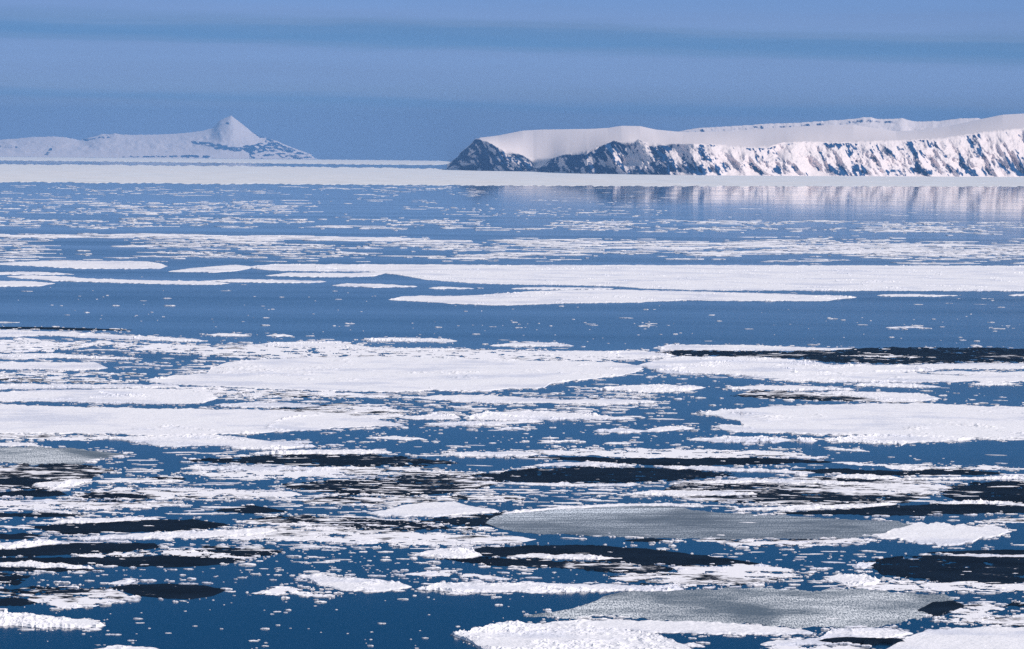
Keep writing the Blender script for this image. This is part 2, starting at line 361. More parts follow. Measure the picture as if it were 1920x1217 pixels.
# ---------------------------------------------------------------- ice floes
FR = []; DARKS = []
WHITE = []        # (top curve, bottom curve) of the snow covered floes, to keep loose pieces off them
def mpp(y): return 1.0 / np.maximum(y - 249.4, 53) * CAM_H      # metres per pixel across, about
def floe(name, cat, label, tp, bt, mat='snow', rough=.12, rim=.5, z0=.25, rag=None, group=None, step=2.0, seed=None, keep=True):
    tx, ty = curve(tp) if isinstance(tp, str) else tp
    bx, by = curve(bt) if isinstance(bt, str) else bt
    runL = min(tx[0], bx[0]) <= -20; runR = max(tx[-1], bx[-1]) >= 1940
    # floes cut by the frame go on outside it and end in a rounded tip of their own
    if runL:
        k_ = 60 + 620 * float(h2(np.array(int(ty[0] * 3)), np.array(5), 9)); ex_ = min(tx[0], bx[0]) - k_
        tx = np.concatenate([[ex_], tx]); bx = np.concatenate([[ex_], bx]); ty = np.concatenate([[ty[0] + 1], ty]); by = np.concatenate([[by[0] - 1], by])
    if runR:
        k_ = 60 + 560 * float(h2(np.array(int(ty[-1] * 3)), np.array(7), 9)); ex_ = max(tx[-1], bx[-1]) + k_
        tx = np.concatenate([tx, [ex_]]); bx = np.concatenate([bx, [ex_]]); ty = np.concatenate([ty, [ty[-1] + 1]]); by = np.concatenate([by, [by[-1] - 1]])
    x0 = min(tx[0], bx[0]); x1 = max(tx[-1], bx[-1])
    xs = np.linspace(x0, x1, max(8, int((x1 - x0) / step) + 1))
    s = seed if seed is not None else int(abs(x0) * 7 + abs(ty[0]) * 13) % 9973
    t = np.interp(xs, tx, ty); b = np.interp(xs, bx, by)
    ym = (t.mean() + b.mean()) / 2
    if rag is None: rag = (.5 + 2.6 * max(0, (ym - 300) / 900) ** 1.5) * (1.8 if 'grey' in mat else 1)
    th = np.maximum(b - t, 0)
    cap = np.minimum(rag * (1.5 if mat[:3] == 'mix' else 1), (.45 if mat[:3] == 'mix' else .25) * th + .25)
    wl = 9 + 22 * max(0, (ym - 400) / 800)
    t = t + (fbm(xs / wl, xs * 0 + s, 4, s, .65) - .5) * 2.6 * cap
    b = b + (fbm(xs / wl, xs * 0 + s + 50, 4, s + 3, .65) - .5) * 2.6 * cap
    if keep and mat == 'snow': WHITE.append((xs, t, b))
    endf = np.clip(np.minimum(xs - x0, x1 - xs) / 3.0, 0.0, 1)
    mid = (t + b) / 2; half = np.maximum((b - t) / 2, .12)
    if runL: half = half * np.clip((xs - x0) / 220 + .02, 0, 1) ** .6
    if runR: half = half * np.clip((x1 - xs) / 220 + .02, 0, 1) ** .6
    if not runL:
        Le = np.clip(th[0] * 4 + 2, 3, 70); half = half * np.clip((xs - x0) / Le + .02, 0, 1) ** .55
    if not runR:
        Le = np.clip(th[-1] * 4 + 2, 3, 70); half = half * np.clip((x1 - xs) / Le + .02, 0, 1) ** .55
    t = mid - half; b = mid + half
    if mat in ('dark', 'mix10', 'grey', 'palegrey'): DARKS.append((xs, t, b, .9 if mat == 'dark' else .8))
    if ym > 585: FR.append((xs, t, b, mat, ym))
    rs = .5 if ym > 640 else .7
    if mat not in ('snow',): rs = 1.0
    nr = int(max(3, min(140, (b - t).max() / rs)))
    if ym > 1140 and mat == 'snow' and rough > .3: nr *= 2
    sv = np.linspace(0, 1, nr + 1)[:, None]
    YY = t + (b - t) * sv; XX = xs + YY * 0
    P = on_sea(XX, YY)
    mp = mpp(YY); dpp = mp * mp / CAM_H * (1.0) * F / F * (1 / 1.0)
    depth_px = (np.hypot(P[..., 0], P[..., 1]) ** 2) / (CAM_H * F)
    e = np.minimum(sv, 1 - sv) * (b - t) * depth_px
    ex = np.minimum(xs - x0 + .3, x1 - xs + .3) * mp
    e = np.minimum(e, ex * 1.3)
    fs = np.maximum(.8, 1.6 * mp)               # block size grows with what the mesh can carry
    k1 = fbm(P[..., 0] / (fs * 2.2), P[..., 1] / (fs * 2.2 * 1.6), 3, s + 5, .7)
    blocks = np.clip((k1 - .32) * 2.0, 0, 1.3) ** 1.3
    swell = fbm(P[..., 0] / 40, P[..., 1] / 60, 3, s + 11) - .5
    rimf = np.exp(-(e / np.maximum(7.0, 1.3 * depth_px)) ** 1.5)
    blocks = blocks * np.clip(fbm(P[..., 0] / (fs * 14), P[..., 1] / (fs * 20), 2, s + 29) * 2.6 - .55, .12, 1.25)
    lines = np.clip(.035 - np.abs(fbm(P[..., 0] / 60, P[..., 1] / 110, 3, s + 17) - .5), 0, 1) / .035     # pressure ridges
    hgt = z0 * .8 + .48 * rough * blocks + .7 * rim * rimf * blocks + .10 * swell * (z0 > .1) + (lines * blocks * min(.9, 1.6 * rim) if mat == 'snow' else 0)
    taper = np.clip(e / (1.3 + .5 * depth_px), .18, 1)
    P[..., 2] = sea_z(P[..., 0], P[..., 1]) + hgt * taper
    Tp = P[:1].copy(); Bt = P[-1:].copy()
    Tp[..., 2] = sea_z(Tp[..., 0], Tp[..., 1]) - .3; Bt[..., 2] = sea_z(Bt[..., 0], Bt[..., 1]) - .3
    V = np.concatenate([Tp, P, Bt], 0)
    Lc = V[:, :1].copy(); Lc[..., 2] = sea_z(Lc[..., 0], Lc[..., 1]) - .3
    Rc = V[:, -1:].copy(); Rc[..., 2] = sea_z(Rc[..., 0], Rc[..., 1]) - .3
    V = np.concatenate([Lc, V, Rc], 1)
    holes = None
    if mat[:3] == 'mix':                         # thin ice rots through: real gaps down to the water
        cov = int(mat[3:]) / 100
        hx = V[1:, 1:, 0]; hy = V[1:, 1:, 1]; fl = np.maximum(5.0, 3.2 * mpp(ym) * 2)
        hn = fbm(hx / fl, hy / np.maximum(fl * 1.5, 2.0 * depth_px.mean()), 4, s + 23, .62)
        ee = np.zeros(hn.shape); ee[:, :] = 1
        ec = np.clip(e / (3 * depth_px.mean() + 4), 0, 1)
        ee[1:, 1:] = ec[:hn.shape[0] - 1, :hn.shape[1] - 1][:ee[1:, 1:].shape[0], :ee[1:, 1:].shape[1]]
        holes = hn < (.37 if cov > .5 else .30) + .13 * (1 - ee)
    o = grid_mesh(name, V, M[mat], smooth=(mat != 'snow' or rough < .2), holes=holes)
    return tag(o, label, cat, group)

def W(label, tp, bt, **k): return floe('ice_floe', 'ice floe', label, tp, bt, 'snow', **k)
def RB(label, tp, bt, **k):
    k.setdefault('rough', .75); k.setdefault('rim', .5); k.setdefault('z0', .3)
    return floe('ice_floe', 'ice floe', label, tp, bt, 'snow', **k)
def X(label, tp, bt, mat, **k):
    k.setdefault('rough', .03); k.setdefault('rim', .05); k.setdefault('z0', .06)
    return floe('ice_sheet', 'ice sheet', label, tp, bt, mat, **k)
def D(label, tp, bt, **k): return X(label, tp, bt, 'dark', **dict(dict(rough=.0, rim=.02, z0=.09), **k))

# --- far belts
def belt(label, tp, bt, mat='far', **k): return floe('pack_ice', 'pack ice', label, tp, bt, mat, rough=.35, rim=.2, z0=.4, step=3, keep=False, **k)
belt('thin pale belt of pack ice along the very horizon', '-60,292.9 640,299 850,301.0', '-60,300.5 0,301 300,304 640,308.2 850,310', rag=.2)
belt('broad pale belt of pack ice under the headland cliffs and mountain', '-60,307 0,307.8 300,310 640,313.5 838,316.5 1000,321 1200,326 1400,328 1920,331 2000,331',
     '-60,341 0,341.5 200,343 400,345 640,346 900,348 1200,349 1500,349.5 1920,350 2000,350', rag=1.6)
# --- the long white belts in the middle distance
W('narrow flat white floe at the left end of the long white belt', '-30,494 20,492 80,489 200,489 270,490 300,494 314,498', '-30,495 60,499 150,504 300,504 314,500')
W('broken white floe bridging the gap before the long flat belt', '315,509 350,504 400,499 440,496 474,495.5', '330,510 400,511 450,509 474,506')
W('longest flat white floe, straight far edge running across to the right', '468,495.5 700,495.5 960,497 1280,497 1920,498.5 1990,499',
  '468,507 560,508 640,509 690,509 735,514 800,525 900,532 1000,534 1100,535.5 1160,537 1200,541 1300,544 1480,545 1920,546 1990,546', rough=.2)
W('thin white strip just under the near edge of the long flat belt', '497,516.5 540,511.5 640,512 700,511 722,512', '500,517.5 560,519 640,520 700,518 722,513')
W('white lens shaped floe tapering to both ends below the long belt', '728,562 760,555 850,555 900,553 960,549 1000,546 1060,544 1160,543 1280,546 1440,550.5 1560,554 1606,557',
  '728,562.5 800,566 850,570 930,572.5 990,571.5 1060,569 1200,567 1280,563.5 1400,564.5 1550,564.5 1570,561.5 1606,558', rough=.2)
W('short white tongue in the lead between long belt and lens floe', '958,541 990,538.5 1060,539 1150,540', '960,542.5 1050,543 1150,542.5')
W('slender white strip off the far corner of the left twin strips', '-30,510 60,509.5 100,511 139,514', '-30,515 60,515.5 139,514.7')
W('long sagging white strip crossing open water at the left', '12,518 60,516 120,518.5 180,523 260,525 400,528 430,530.5', '14,520 100,527 180,529 260,531.5 400,534.5 430,532')
W('short thick white strip at the left edge, lowest of the strips there', '-30,526 60,528 103,531', '-30,537.5 70,537 103,532')
W('thin white strip end to end with the long sagging strip', '375,526.5 450,523 560,526 612,527.5', '380,528 520,530.5 590,530.5 612,528.5')
W('lone narrow white strip with a ragged top, left of the lens floe tip', '622,535 650,531.5 710,533 782,536.5', '640,537 700,539.5 782,538')
W('small flat white strip above the thin end of the lens floe', '803,539.5 830,537.5 889,540.5', '820,541.8 870,542 889,541.5')
W('thin white strip in open water under the right half of the long belt', '1644,553 1680,551 1790,553.5', '1670,555.6 1760,556 1796,554.5')
W('fragment of white strip at the right edge under the long belt', '1890,553 1905,551.5 1960,551', '1900,554.5 1960,555')
W('pale white strip floating in blue water above the large round floe', '682,636 710,633.5 780,633.8 857,636.5', '720,639 780,641 857,641.5', rough=.3)
RB('humped white floe right of the pale strip in blue water', '918,648 960,643 1000,642 1040,643 1076,648', '930,649.5 1000,650 1076,649', rough=.6)
W('thin white strip with a beaded top in blue water, left of the pale strip', '384,627.5 420,624.8 467,627.5', '390,628.6 440,629 467,628.6')
W('short beaded white strip between two thin strips in blue water', '498,629 530,626.5 549,629', '505,630.6 549,630.4')
W('hair thin white strip alone in blue water near the right edge', '1660,613.5 1700,612.2 1731,613', '1665,615 1731,614.8')
# --- left bank of broken ice
D('thin black sheet edging the left bank of broken ice', '-30,613.5 30,612.5 120,614 180,616 250,618.5', '-30,616.5 60,617.5 160,620 250,619.6', rag=.5)
RB('long rough white strip topping the left bank of broken ice', '-30,620 30,618 60,621 140,623 250,630 310,632.5 386,638', '-30,634 35,631 80,628.5 140,632.5 210,634.5 280,638 340,641 386,640.5', rough=.45)
X('white streaky sheet below the topmost rough strip at the left edge', '-30,636 60,634 80,637 135,640 200,638 217,642', '-30,662 60,660 100,660 106,655 140,653 217,645', 'mix85')
X('wide smooth greyish sheet behind the large round white floe', '210,650 230,643 300,643 380,647 440,650 480,645 640,640 720,652 940,655 1060,658 1240,659 1290,664', '215,653 300,660 380,664 450,672 520,673 600,672 680,670 800,671 900,674 1100,677 1200,676 1290,668', 'mix85')
RB('rough white strip along the far rim of the greyish sheet', '480,645 530,641 640,640 650,646 720,653 860,654', '490,648 560,650 640,652 720,658 860,657', rough=.4)
RB('rough white strip joining the round floe to the right hand ice', '960,659 1060,658.5 1200,658 1265,664', '980,664 1100,669 1200,671 1265,670', rough=.4)
W('large round smooth white floe, widest of all, blunt right tip', '272,712 330,704 388,700 396,690 430,678 500,674 600,669.5 700,668 900,673 1060,677.5 1150,679 1190,684 1207,690',
  '274,714 310,720 400,725 520,730 640,733 740,735 800,732 900,733.5 950,729 1020,727.5 1034,719 1080,713 1160,705 1190,699 1207,691', rough=.07, rim=.6)
RB('dark based ice lump frozen into the near edge of the large round floe', '800,728 806,725 814,728', '802,731 810,732 814,730', rough=1.0, z0=.9, keep=False)
RB('white strip of rubble ending in a point in the blue inlet at left', '-30,665 60,663 100,663 150,667 258,671', '-30,670 60,671 160,672 258,673', rough=.35)
RB('middle white strip of rubble beside the blue inlet at left', '-30,682 60,679 120,680 175,679 202,688', '-30,693 60,692 140,695 202,692', rough=.35)
X('white strip full of dark cracks below the middle rubble strip at left', '-30,698 80,697 130,700 262,699 268,701', '-30,703 100,704 200,703 268,702.5', 'mix70')
X('streaky grey strip split by dark water at the left edge of the bank', '-30,707 60,704 120,706 165,711 250,714', '-30,716 80,717 180,718 250,716', 'mix55')
RB('rubble ridge running from the left edge to the tip of the round floe', '-30,722 60,720 150,721 280,722 335,722 338,726', '-30,731 60,729 150,728 280,727 338,727', rough=.45)
W('thick white floe with a rough right end, left edge, above the largest left floe', '-30,737 60,732 150,731 280,728 340,731 400,738 410,746', '-30,751 100,753 200,756 320,757.5 380,756 410,748', rough=.3)
W('largest smooth white floe at the left edge, tapering right to a point', '-30,759 60,760 150,763 300,766 480,768 640,775 700,785 758,797', '-30,812 100,812.5 200,813 300,817 440,813.5 560,808 660,801 758,798', rough=.10, rim=.6)
X('cracked grey fringe frozen under the large round floe', '330,724 400,727 520,731 640,735 700,741 780,744', '340,732 420,742 520,745 640,746 780,746', 'mix70')
RB('rough white strip under the cracked grey fringe', '402,758 450,756 520,756 600,760', '410,762 500,764.5 600,762.5', rough=.4)
X('loose streaky ice between the cracked fringe and the largest left floe', '480,768 560,764 640,757 720,762 762,775', '500,776 600,780 700,788 762,779', 'mix70')
RB('rubbly apron under the near edge of the largest left floe', '190,821 300,817 400,815 450,820 520,829 592,836', '200,823 270,831 300,838 400,836 450,842 520,843 592,838', rough=.4)
X('cracked white apron at the left edge below the largest left floe', '-30,813 60,812 130,815 225,817', '-30,822 60,823 150,826 225,822', 'mix70')
RB('thin white strip alone in the blue bay right of the rubbly apron', '523,828.5 560,826.8 586,828', '530,830.4 586,830.2', rough=.3)
# --- middle pieces
W('flat pale floe with a rubble tail in the middle of the picture', '786,742 850,741 900,741 960,744 1060,750 1150,748 1232,752', '830,750 900,755 1060,756.5 1150,757.5 1232,754', rough=.2)
X('frayed grey strip touching the tail of the flat pale floe', '1060,749 1120,747.5 1200,751 1237,752.5', '1080,756 1150,758 1237,754.5', 'mix55')
RB('small rubble floe, left of a pair, centre of the picture', '748,781.5 800,779 850,776 863,782', '770,785 800,787.5 863,786', rough=.5)
RB('larger rubble floe, right of a pair, with a long thin right end', '868,783.5 900,775 960,772 1020,772 1080,776 1190,784', '872,786 960,789.5 1080,785 1130,787 1190,785.5', rough=.5)
RB('slim white floe lying just below the pair of rubble floes', '796,794 860,791 940,790 1020,788', '850,797.5 920,797 980,793 1020,791', rough=.3)
RB('knobbly long rubble floe in blue water right of the round floe', '1117,727.5 1160,723.5 1240,722 1290,723 1323,726', '1150,732 1200,736.5 1290,733 1323,727.5', rough=.8)
RB('knobbly double rubble floe in blue water, centre right, under the first', '1112,807.5 1160,803.5 1210,806.5 1240,800.5 1280,799 1303,802', '1130,810 1190,811.5 1240,809 1303,803.5', rough=.8)
W('pale narrow floe in blue water below the rubble pair', '686,819.5 740,817.5 795,822', '710,822.5 760,825.4 795,823.4', rough=.3)
RB('very small rubble strip left of the double rubble floe', '930,803.5 960,801.8 985,804', '940,805.4 985,805.3', rough=.5)
RB('small ridge of white rubble by itself under the double rubble floe', '1014,828.5 1050,826.5 1084,826', '1020,830 1084,828', rough=.6)
RB('short smooth white strip by itself right of the small rubble ridge', '1132,830 1160,829 1183,830.8', '1140,832.8 1183,832.2', rough=.2)
# --- right bank
W('white strip skirting the black water lane at the right', '1225,651 1262,646.5 1380,647 1450,649 1530,652 1600,653', '1228,655.5 1380,657.5 1500,657.5 1600,654.5', rough=.3)
X('long black lane of young ice streaked with white at the right edge', '1214,661 1300,656 1450,659 1560,655.5 1650,651 1990,653', '1220,664 1290,668.5 1500,672 1540,679 1700,682 1990,679', 'mix10', z0=.08)
X('thin white wisp of ice lying on the black lane', '1570,667 1650,664 1720,668 1760,670', '1600,669 1700,671 1760,671.5', 'mix85', z0=.14)
RB('rough white floe right of the blunt tip of the round floe', '1193,681 1250,673 1280,668.5 1370,669 1450,672 1520,678 1560,684 1700,686 1760,692', '1205,690 1240,699 1350,702 1400,705 1480,707 1560,703 1680,698 1760,694', rough=.4)
W('smooth white floe with a small dark hummock at its left corner', '1400,706 1490,698 1520,693 1640,693 1720,700 1830,706 1892,708.5', '1404,707 1500,712.5 1640,715.5 1780,716.5 1850,713 1892,710', rough=.08)
RB('bluish hummock on the far corner of the smooth right floe', '1480,697 1489,692.5 1500,697', '1482,699 1500,699', rough=1.2, z0=1.0, keep=False)
W('white floe at the right edge with a slanting far side', '1800,706 1850,700 1920,694.5 1990,692', '1802,709 1840,716.5 1990,718', rough=.15)
RB('straight white strip behind the slanting floe at the right edge', '1670,687 1750,683 1850,681 1990,683', '1680,690 1800,692 1990,691', rough=.3)
RB('second thin strip just in front of the straight right edge strip', '1740,697.5 1800,696 1886,699.5', '1760,701.5 1850,703.5 1886,701', rough=.3)
RB('fringe of knobbly rubble along the near side of the smooth right floe', '1446,712 1540,708.5 1640,713 1735,715', '1470,714 1600,717 1735,717', rough=.6)
RB('knobbly white strip in open water near the right bank, smaller one', '1600,721.5 1650,717.5 1700,719 1764,725', '1640,724 1700,727 1764,725.8', rough=.8)
RB('knobbly white strip just off the slanting right edge floe', '1820,718.5 1860,716.5 1904,719.5', '1840,722.5 1904,721.5', rough=.5)
RB('tooth edged white strip at the far side of the dark striped sheet', '1360,727 1400,723.5 1500,723 1560,727 1602,729.5', '1380,729.5 1480,732.5 1560,732 1602,730.5', rough=.5)
X('dark striped sheet with white combed streaks, right of centre', '1368,741 1420,732 1520,734 1620,742 1740,755', '1375,743 1500,750 1600,753.5 1740,757', 'mix40')
RB('thick rubble floe riding on the near side of the dark striped sheet', '1520,736.5 1600,734 1720,737 1764,746', '1530,739 1600,743 1650,750 1700,755 1764,748', rough=.7)
W('great white floe at the right edge, pointed left end, snow drifts', '1304,773 1380,768 1450,761.5 1560,759 1640,757 1730,757 1850,762 1990,764', '1306,774.5 1350,783 1388,790 1394,811 1460,811.5 1560,815 1700,817.5 1840,821 1990,822', rough=.13, rim=.7)
W('blunt white tongue under the pointed end of the great right floe', '1336,798 1380,795.5 1420,797', '1340,802 1375,811 1420,812', rough=.3)
RB('wall of rubble along the near edge of the great right floe', '1546,826 1580,820.5 1640,815 1700,817 1832,821', '1560,827.5 1640,831 1682,832 1690,836 1700,831 1832,825', rough=.9)
RB('long knobbly white bar left of the rubble wall', '1287,823.5 1330,820 1400,819.5 1484,822', '1300,825.5 1340,829.5 1484,828.5', rough=.8)
RB('stubby knobbly piece at the right end of the long knobbly bar', '1489,825 1510,822 1533,825', '1495,829 1533,827', rough=.9)
RB('narrow strip at the right end of the rubble wall', '1842,822 1880,821.5 1920,823', '1850,824.5 1920,825.5', rough=.3)
RB('straight thin white bar alone in blue water below the rubble wall', '1547,842 1580,841 1623,844', '1550,843.6 1623,846', rough=.2)
# --- band of grey and black sheets
X('pale grey sheet with a white far rim at the left edge', '-30,832 70,837 150,843 200,849 237,851', '-30,872 60,871 150,870 185,862 237,853', 'palegrey')
RB('white rubble rim on the far side of the pale grey sheet at left', '-30,830 60,831 75,835', '-30,836 60,837 75,838', rough=.35)
X('patchy dark sheet with scalloped white right edge under the grey sheet', '-30,873 100,869 160,871 190,876 217,881', '-30,916 80,919 120,914 168,906 176,895 195,888 217,883', 'mix40')
RB('curved white edge piece on the patchy dark sheet with scalloped side', '120,902 140,898 168,902', '60,917 110,917 168,906', rough=.2, keep=False)
D('small oval black sheet inside the patchy dark sheet at left', '-30,897 60,896 132,903', '-30,910 80,909 132,905', z0=.13)
D('black sheet at the left edge below the scalloped patchy sheet', '-30,924 40,919 110,921 126,926', '-30,932 60,931 126,928')
D('thin black sheet tucked between two white streaks at left', '142,929 200,925.5 300,929 310,932', '150,935 240,935 310,933')
D('narrow black sliver in the blue bay left of the long speckled sheet', '250,898 290,893.5 345,896 350,898', '255,899.5 300,900 350,899')
RB('long white bar under the narrow black sliver', '168,902 220,899.5 300,899 345,900', '180,903.6 260,904.4 345,902', rough=.2)
X('long black sheet speckled white, left of the centre', '338,863 430,858 520,852 640,850 760,855 862,867', '350,866 500,872 640,875 780,874 862,869', 'mix10')
RB('white strip along the far side of the long speckled sheet', '470,849 560,844 640,843 735,846', '480,852 600,852 735,850', rough=.35)
RB('white rope like strip under the long speckled sheet', '345,876 440,874 560,877 700,876', '350,881 470,881 600,881 700,879', rough=.3)
X('dense streaked sheet under the rope like strip', '322,887 400,881 560,880 640,886 652,892', '330,890 420,896 560,897 652,894', 'mix70')
X('broad streaked white sheet left of centre with ragged ends', '136,923 200,913 350,914 480,918 566,925', '145,934 250,936 400,936 566,930', 'mix70')
X('streaked grey white sheet at the left edge over two black sheets', '-30,939 80,936 200,937 330,941 352,945', '-30,955 100,956 240,953 352,948', 'mix55')
D('thin black sheet, upper of three at the left edge', '-30,964 80,962 140,964 166,966.5', '-30,970 80,970.5 166,968')
D('long black sheet with a domed back, lower left', '42,988 120,983 230,977 280,974 360,974 432,984', '60,990 110,1000 140,1002 250,998 380,993 432,986')
RB('white bar with frayed ends above the domed black sheet', '100,978 160,972 240,970 300,973', '110,981 180,980 240,977 300,975', rough=.3)
D('black sheet at the left edge, middle of three', '-30,1002 40,1000 84,1003', '-30,1012 40,1011 84,1005')
RB('long white bar under the domed black sheet', '140,1009 200,1003 300,999 400,996 520,989', '150,1011.5 250,1011.5 330,1009 430,1006 520,999', rough=.35)
D('black sheet with a white bar above and below, lower left', '-30,1036 50,1026 150,1018 290,1017 306,1023', '-30,1046 100,1041 200,1036 306,1028')
D('widest black sheet at the left, running out to a sharp right point', '-30,1046 150,1045 300,1042 410,1042 462,1050', '-30,1053 150,1060 250,1063 390,1062 462,1052')
X('speckled dark tail right of the two big black sheets at left', '300,1031 400,1024 470,1022 545,1031', '310,1036 430,1043 480,1048 545,1036', 'mix25')
X('white streak lying between the two big black sheets at left', '150,1043 230,1037 320,1031 400,1035 452,1045', '160,1045 300,1044 452,1047', 'mix85', z0=.2, rough=.3)
RB('rough white bar at the left edge over a black strip', '-30,1053 60,1054 130,1059 176,1065', '-30,1061 100,1065 176,1067.5', rough=.5)
RB('rough white bar at the left edge above the big black sheets', '-30,1021 40,1017 90,1013 118,1016', '-30,1032 50,1026 118,1018', rough=.5)
D('narrow black strip under the lower rough bar at the left edge', '-30,1063 60,1064 196,1067', '-30,1072 100,1072 196,1069')
X('mottled dark sheet in the corner under the narrow black strip', '-30,1075 30,1074 58,1078', '-30,1096 40,1096 58,1084', 'mix25')
D('lone black lens with a frayed right end in blue water, lower left', '203,1099 260,1095.5 320,1094 380,1098 423,1106', '225,1108 260,1118 300,1122 360,1124 400,1118 423,1107.5', rag=1.2)
X('speckled grey sheet left of the lone black lens', '-30,1109 60,1099 150,1097 205,1099 250,1116', '-30,1122 60,1128 110,1142 170,1139 250,1124', 'mix55')
D('black sheet at the left edge under the speckled grey sheet', '-30,1119 30,1120 72,1129', '-30,1138 40,1137 72,1132', z0=.12)
RB('high heaped rubble floe at the left edge, low in the picture', '-30,1149 30,1149 60,1152 110,1158 170,1163 198,1172', '-30,1178 60,1177 120,1177 180,1176.5 198,1173.5', rough=1.5, z0=.5, rim=.2)
W('white floe cut off by the bottom edge at left', '148,1213 200,1211 260,1212 325,1214', '150,1240 325,1240', rough=.3)
RB('small slanting white floe just above the lone black lens', '200,1094.5 225,1089 255,1087', '205,1096 240,1094 255,1089', rough=.4)
# --- centre front
X('grey white strip above the longest black lane, centre right', '830,850 960,847 1040,842 1200,841 1400,844 1480,847 1546,857', '835,853 960,855 1050,853 1200,860 1400,859 1546,861', 'mix85')
RB('white bar left of the longest black lane', '826,851 880,848 960,847 1010,848', '835,854 900,855.5 1010,855', rough=.35)
D('longest pure black lane, centre right', '958,856.5 1040,856 1200,859 1400,858 1480,860 1562,865', '980,858 1060,862 1200,872 1300,874 1400,871 1500,869 1562,867')
RB('wavy white bar under the longest black lane', '1000,872 1060,867 1120,867 1192,872', '1010,874 1100,873 1192,874.5', rough=.35)
RB('wavy white bar running right from the speckled lens', '1243,876 1300,875 1400,879 1530,885', '1250,879 1350,883 1530,887.5', rough=.3)
X('dark speckled lens under the longest black lane', '858,893 960,882 1060,876 1200,877 1280,879 1382,886', '870,898 960,904 1100,909 1200,906 1280,901 1382,892', 'mix10')
RB('white bar along the near side of the dark speckled lens', '870,902 960,905 1100,907 1192,908', '880,904 980,909 1100,912.5 1192,911', rough=.3)
X('tangled dark and white sheet left of the dark speckled lens', '520,906 620,900 720,895 800,888 900,893 942,902', '530,918 640,927 760,930 880,922 942,906', 'mix25')
X('tangled streaks under the white bars in the centre left', '560,880 680,876 820,878 880,884 900,888', '565,888 700,893 800,890 900,890', 'mix55')
X('patchy white sheet behind the smooth mound shaped floe', '560,937 640,930 780,930 900,925 1000,932', '565,945 680,947 760,945 900,938 1000,936', 'mix55')
W('smooth white mound shaped floe, centre, no snow drifts', '687,962 740,952 780,943.5 850,941.5 880,949 936,957.5', '690,963.5 740,968 800,969.5 870,965 936,960', rough=.05, rim=.25, z0=.35)
D('small black lens above a bay of blue water, left of the mound floe', '403,956 440,951 480,948 542,958', '430,961 480,964 542,959.5')
X('dark mottled water ice right under the mound shaped floe', '780,972 860,968 940,962 960,962', '790,980 880,986 930,990 960,966', 'mix10')
X('big grey sheet ruled with fine parallel lines, pointed left end', '907,979 930,968 960,961 1040,955 1160,948 1250,948 1300,957 1400,964 1500,969 1640,975 1722,981', '909,981 940,993 1000,1000 1100,1004 1200,1009 1400,1011 1600,1010 1680,1003 1722,990', 'grey', z0=.12, rag=2.4)
RB('thin white rim along the far side of the ruled grey sheet', '940,962 1040,952 1160,945 1250,944 1320,949', '945,964 1040,956 1160,949 1250,948.5 1320,952', rough=.2)
W('white snowy tip at the right end of the ruled grey sheet', '1650,998 1700,984 1725,979 1760,983 1800,981 1830,987 1862,986 1880,991 1897,996', '1630,1009 1680,1011 1720,1019 1770,1023 1822,1019 1840,1008 1875,1004 1897,998', rough=.12, rag=4.5)
X('cracked fringe under the ruled grey sheet', '1276,1010 1400,1010.5 1560,1009.5 1662,1004', '1290,1013 1380,1022 1450,1026 1560,1022 1662,1014', 'mix55')
D('little black sheet off the near side of the ruled grey sheet', '1170,1012 1210,1008.5 1258,1012', '1180,1016 1230,1017 1258,1014')
X('spread of white streaks between the mound floe and the black front sheets', '400,999 480,988 560,983 700,990 850,998 1005,1010', '410,1010 520,1013 640,1017 800,1023 960,1020 1005,1013', 'mix70')
X('streaky band of ice at centre left above the spread of white streaks', '450,975 560,966 680,972 800,980 900,990', '460,982 600,988 760,995 900,994', 'mix40')
D('large black sheet with a curved back, centre front', '866,1031 900,1026 1000,1022.5 1150,1023 1280,1037 1400,1052 1432,1057', '880,1042 960,1043 1100,1048 1160,1056 1280,1060 1432,1060')
RB('white tongue of rubble lying on the large curved black sheet', '958,1042 1000,1038.5 1080,1041 1155,1046', '970,1045 1080,1048 1120,1051 1155,1048', rough=.35, keep=False)
X('black sheet under the white tongue, flecked near its right end', '816,1049 900,1044 1000,1047 1200,1057 1272,1060', '830,1051 900,1057 1000,1063 1100,1071 1200,1076 1272,1072', 'mix10', z0=.11)
W('frosted pointed floe at the left end of the black front sheets', '778,1036 830,1029.5 870,1028 904,1040', '800,1043 850,1047 904,1044', rough=.3)
X('white and black fan of ice ending in a right pointing spike', '1140,1077 1270,1061 1430,1058 1480,1068 1536,1072', '1150,1090 1250,1101 1350,1103 1480,1086 1536,1074', 'mix55')
X('frayed pale sheet above the long white bar floe', '758,1074 820,1068 900,1076 960,1084', '770,1079 860,1083 960,1088', 'mix70')
RB('pointed white floe with a squared right end, centre left front', '555,1081 600,1078 700,1087 772,1097.5', '575,1085 600,1098 640,1107 700,1111 772,1104', rough=.3)
X('ragged thin white floe trailing left below the squared one', '463,1115 520,1101 560,1103 640,1112', '470,1117 540,1112 580,1118 640,1119', 'mix70')
W('long white bar floe with a rounded left end, centre front', '779,1104 820,1095 880,1093 1000,1093.5 1150,1096 1282,1103', '785,1106 860,1110.5 960,1111 1100,1110 1282,1108', rough=.25, rim=.5)
X('speckled grey sheet, largest at the lower right, long left point', '980,1155 1060,1143 1160,1113 1280,1106 1430,1103.5 1600,1107 1720,1111 1795,1119', '985,1156 1060,1158 1140,1155 1280,1165 1400,1170 1500,1175 1640,1175 1720,1162 1795,1124', 'palegrey', z0=.12)
W('smooth white bar along the near side of the speckled grey sheet', '1018,1168 1060,1164 1100,1163 1280,1164 1400,1172 1500,1180 1525,1185', '1030,1171 1100,1180 1200,1184 1300,1188.5 1400,1191 1525,1188', rough=.10, rim=.35)
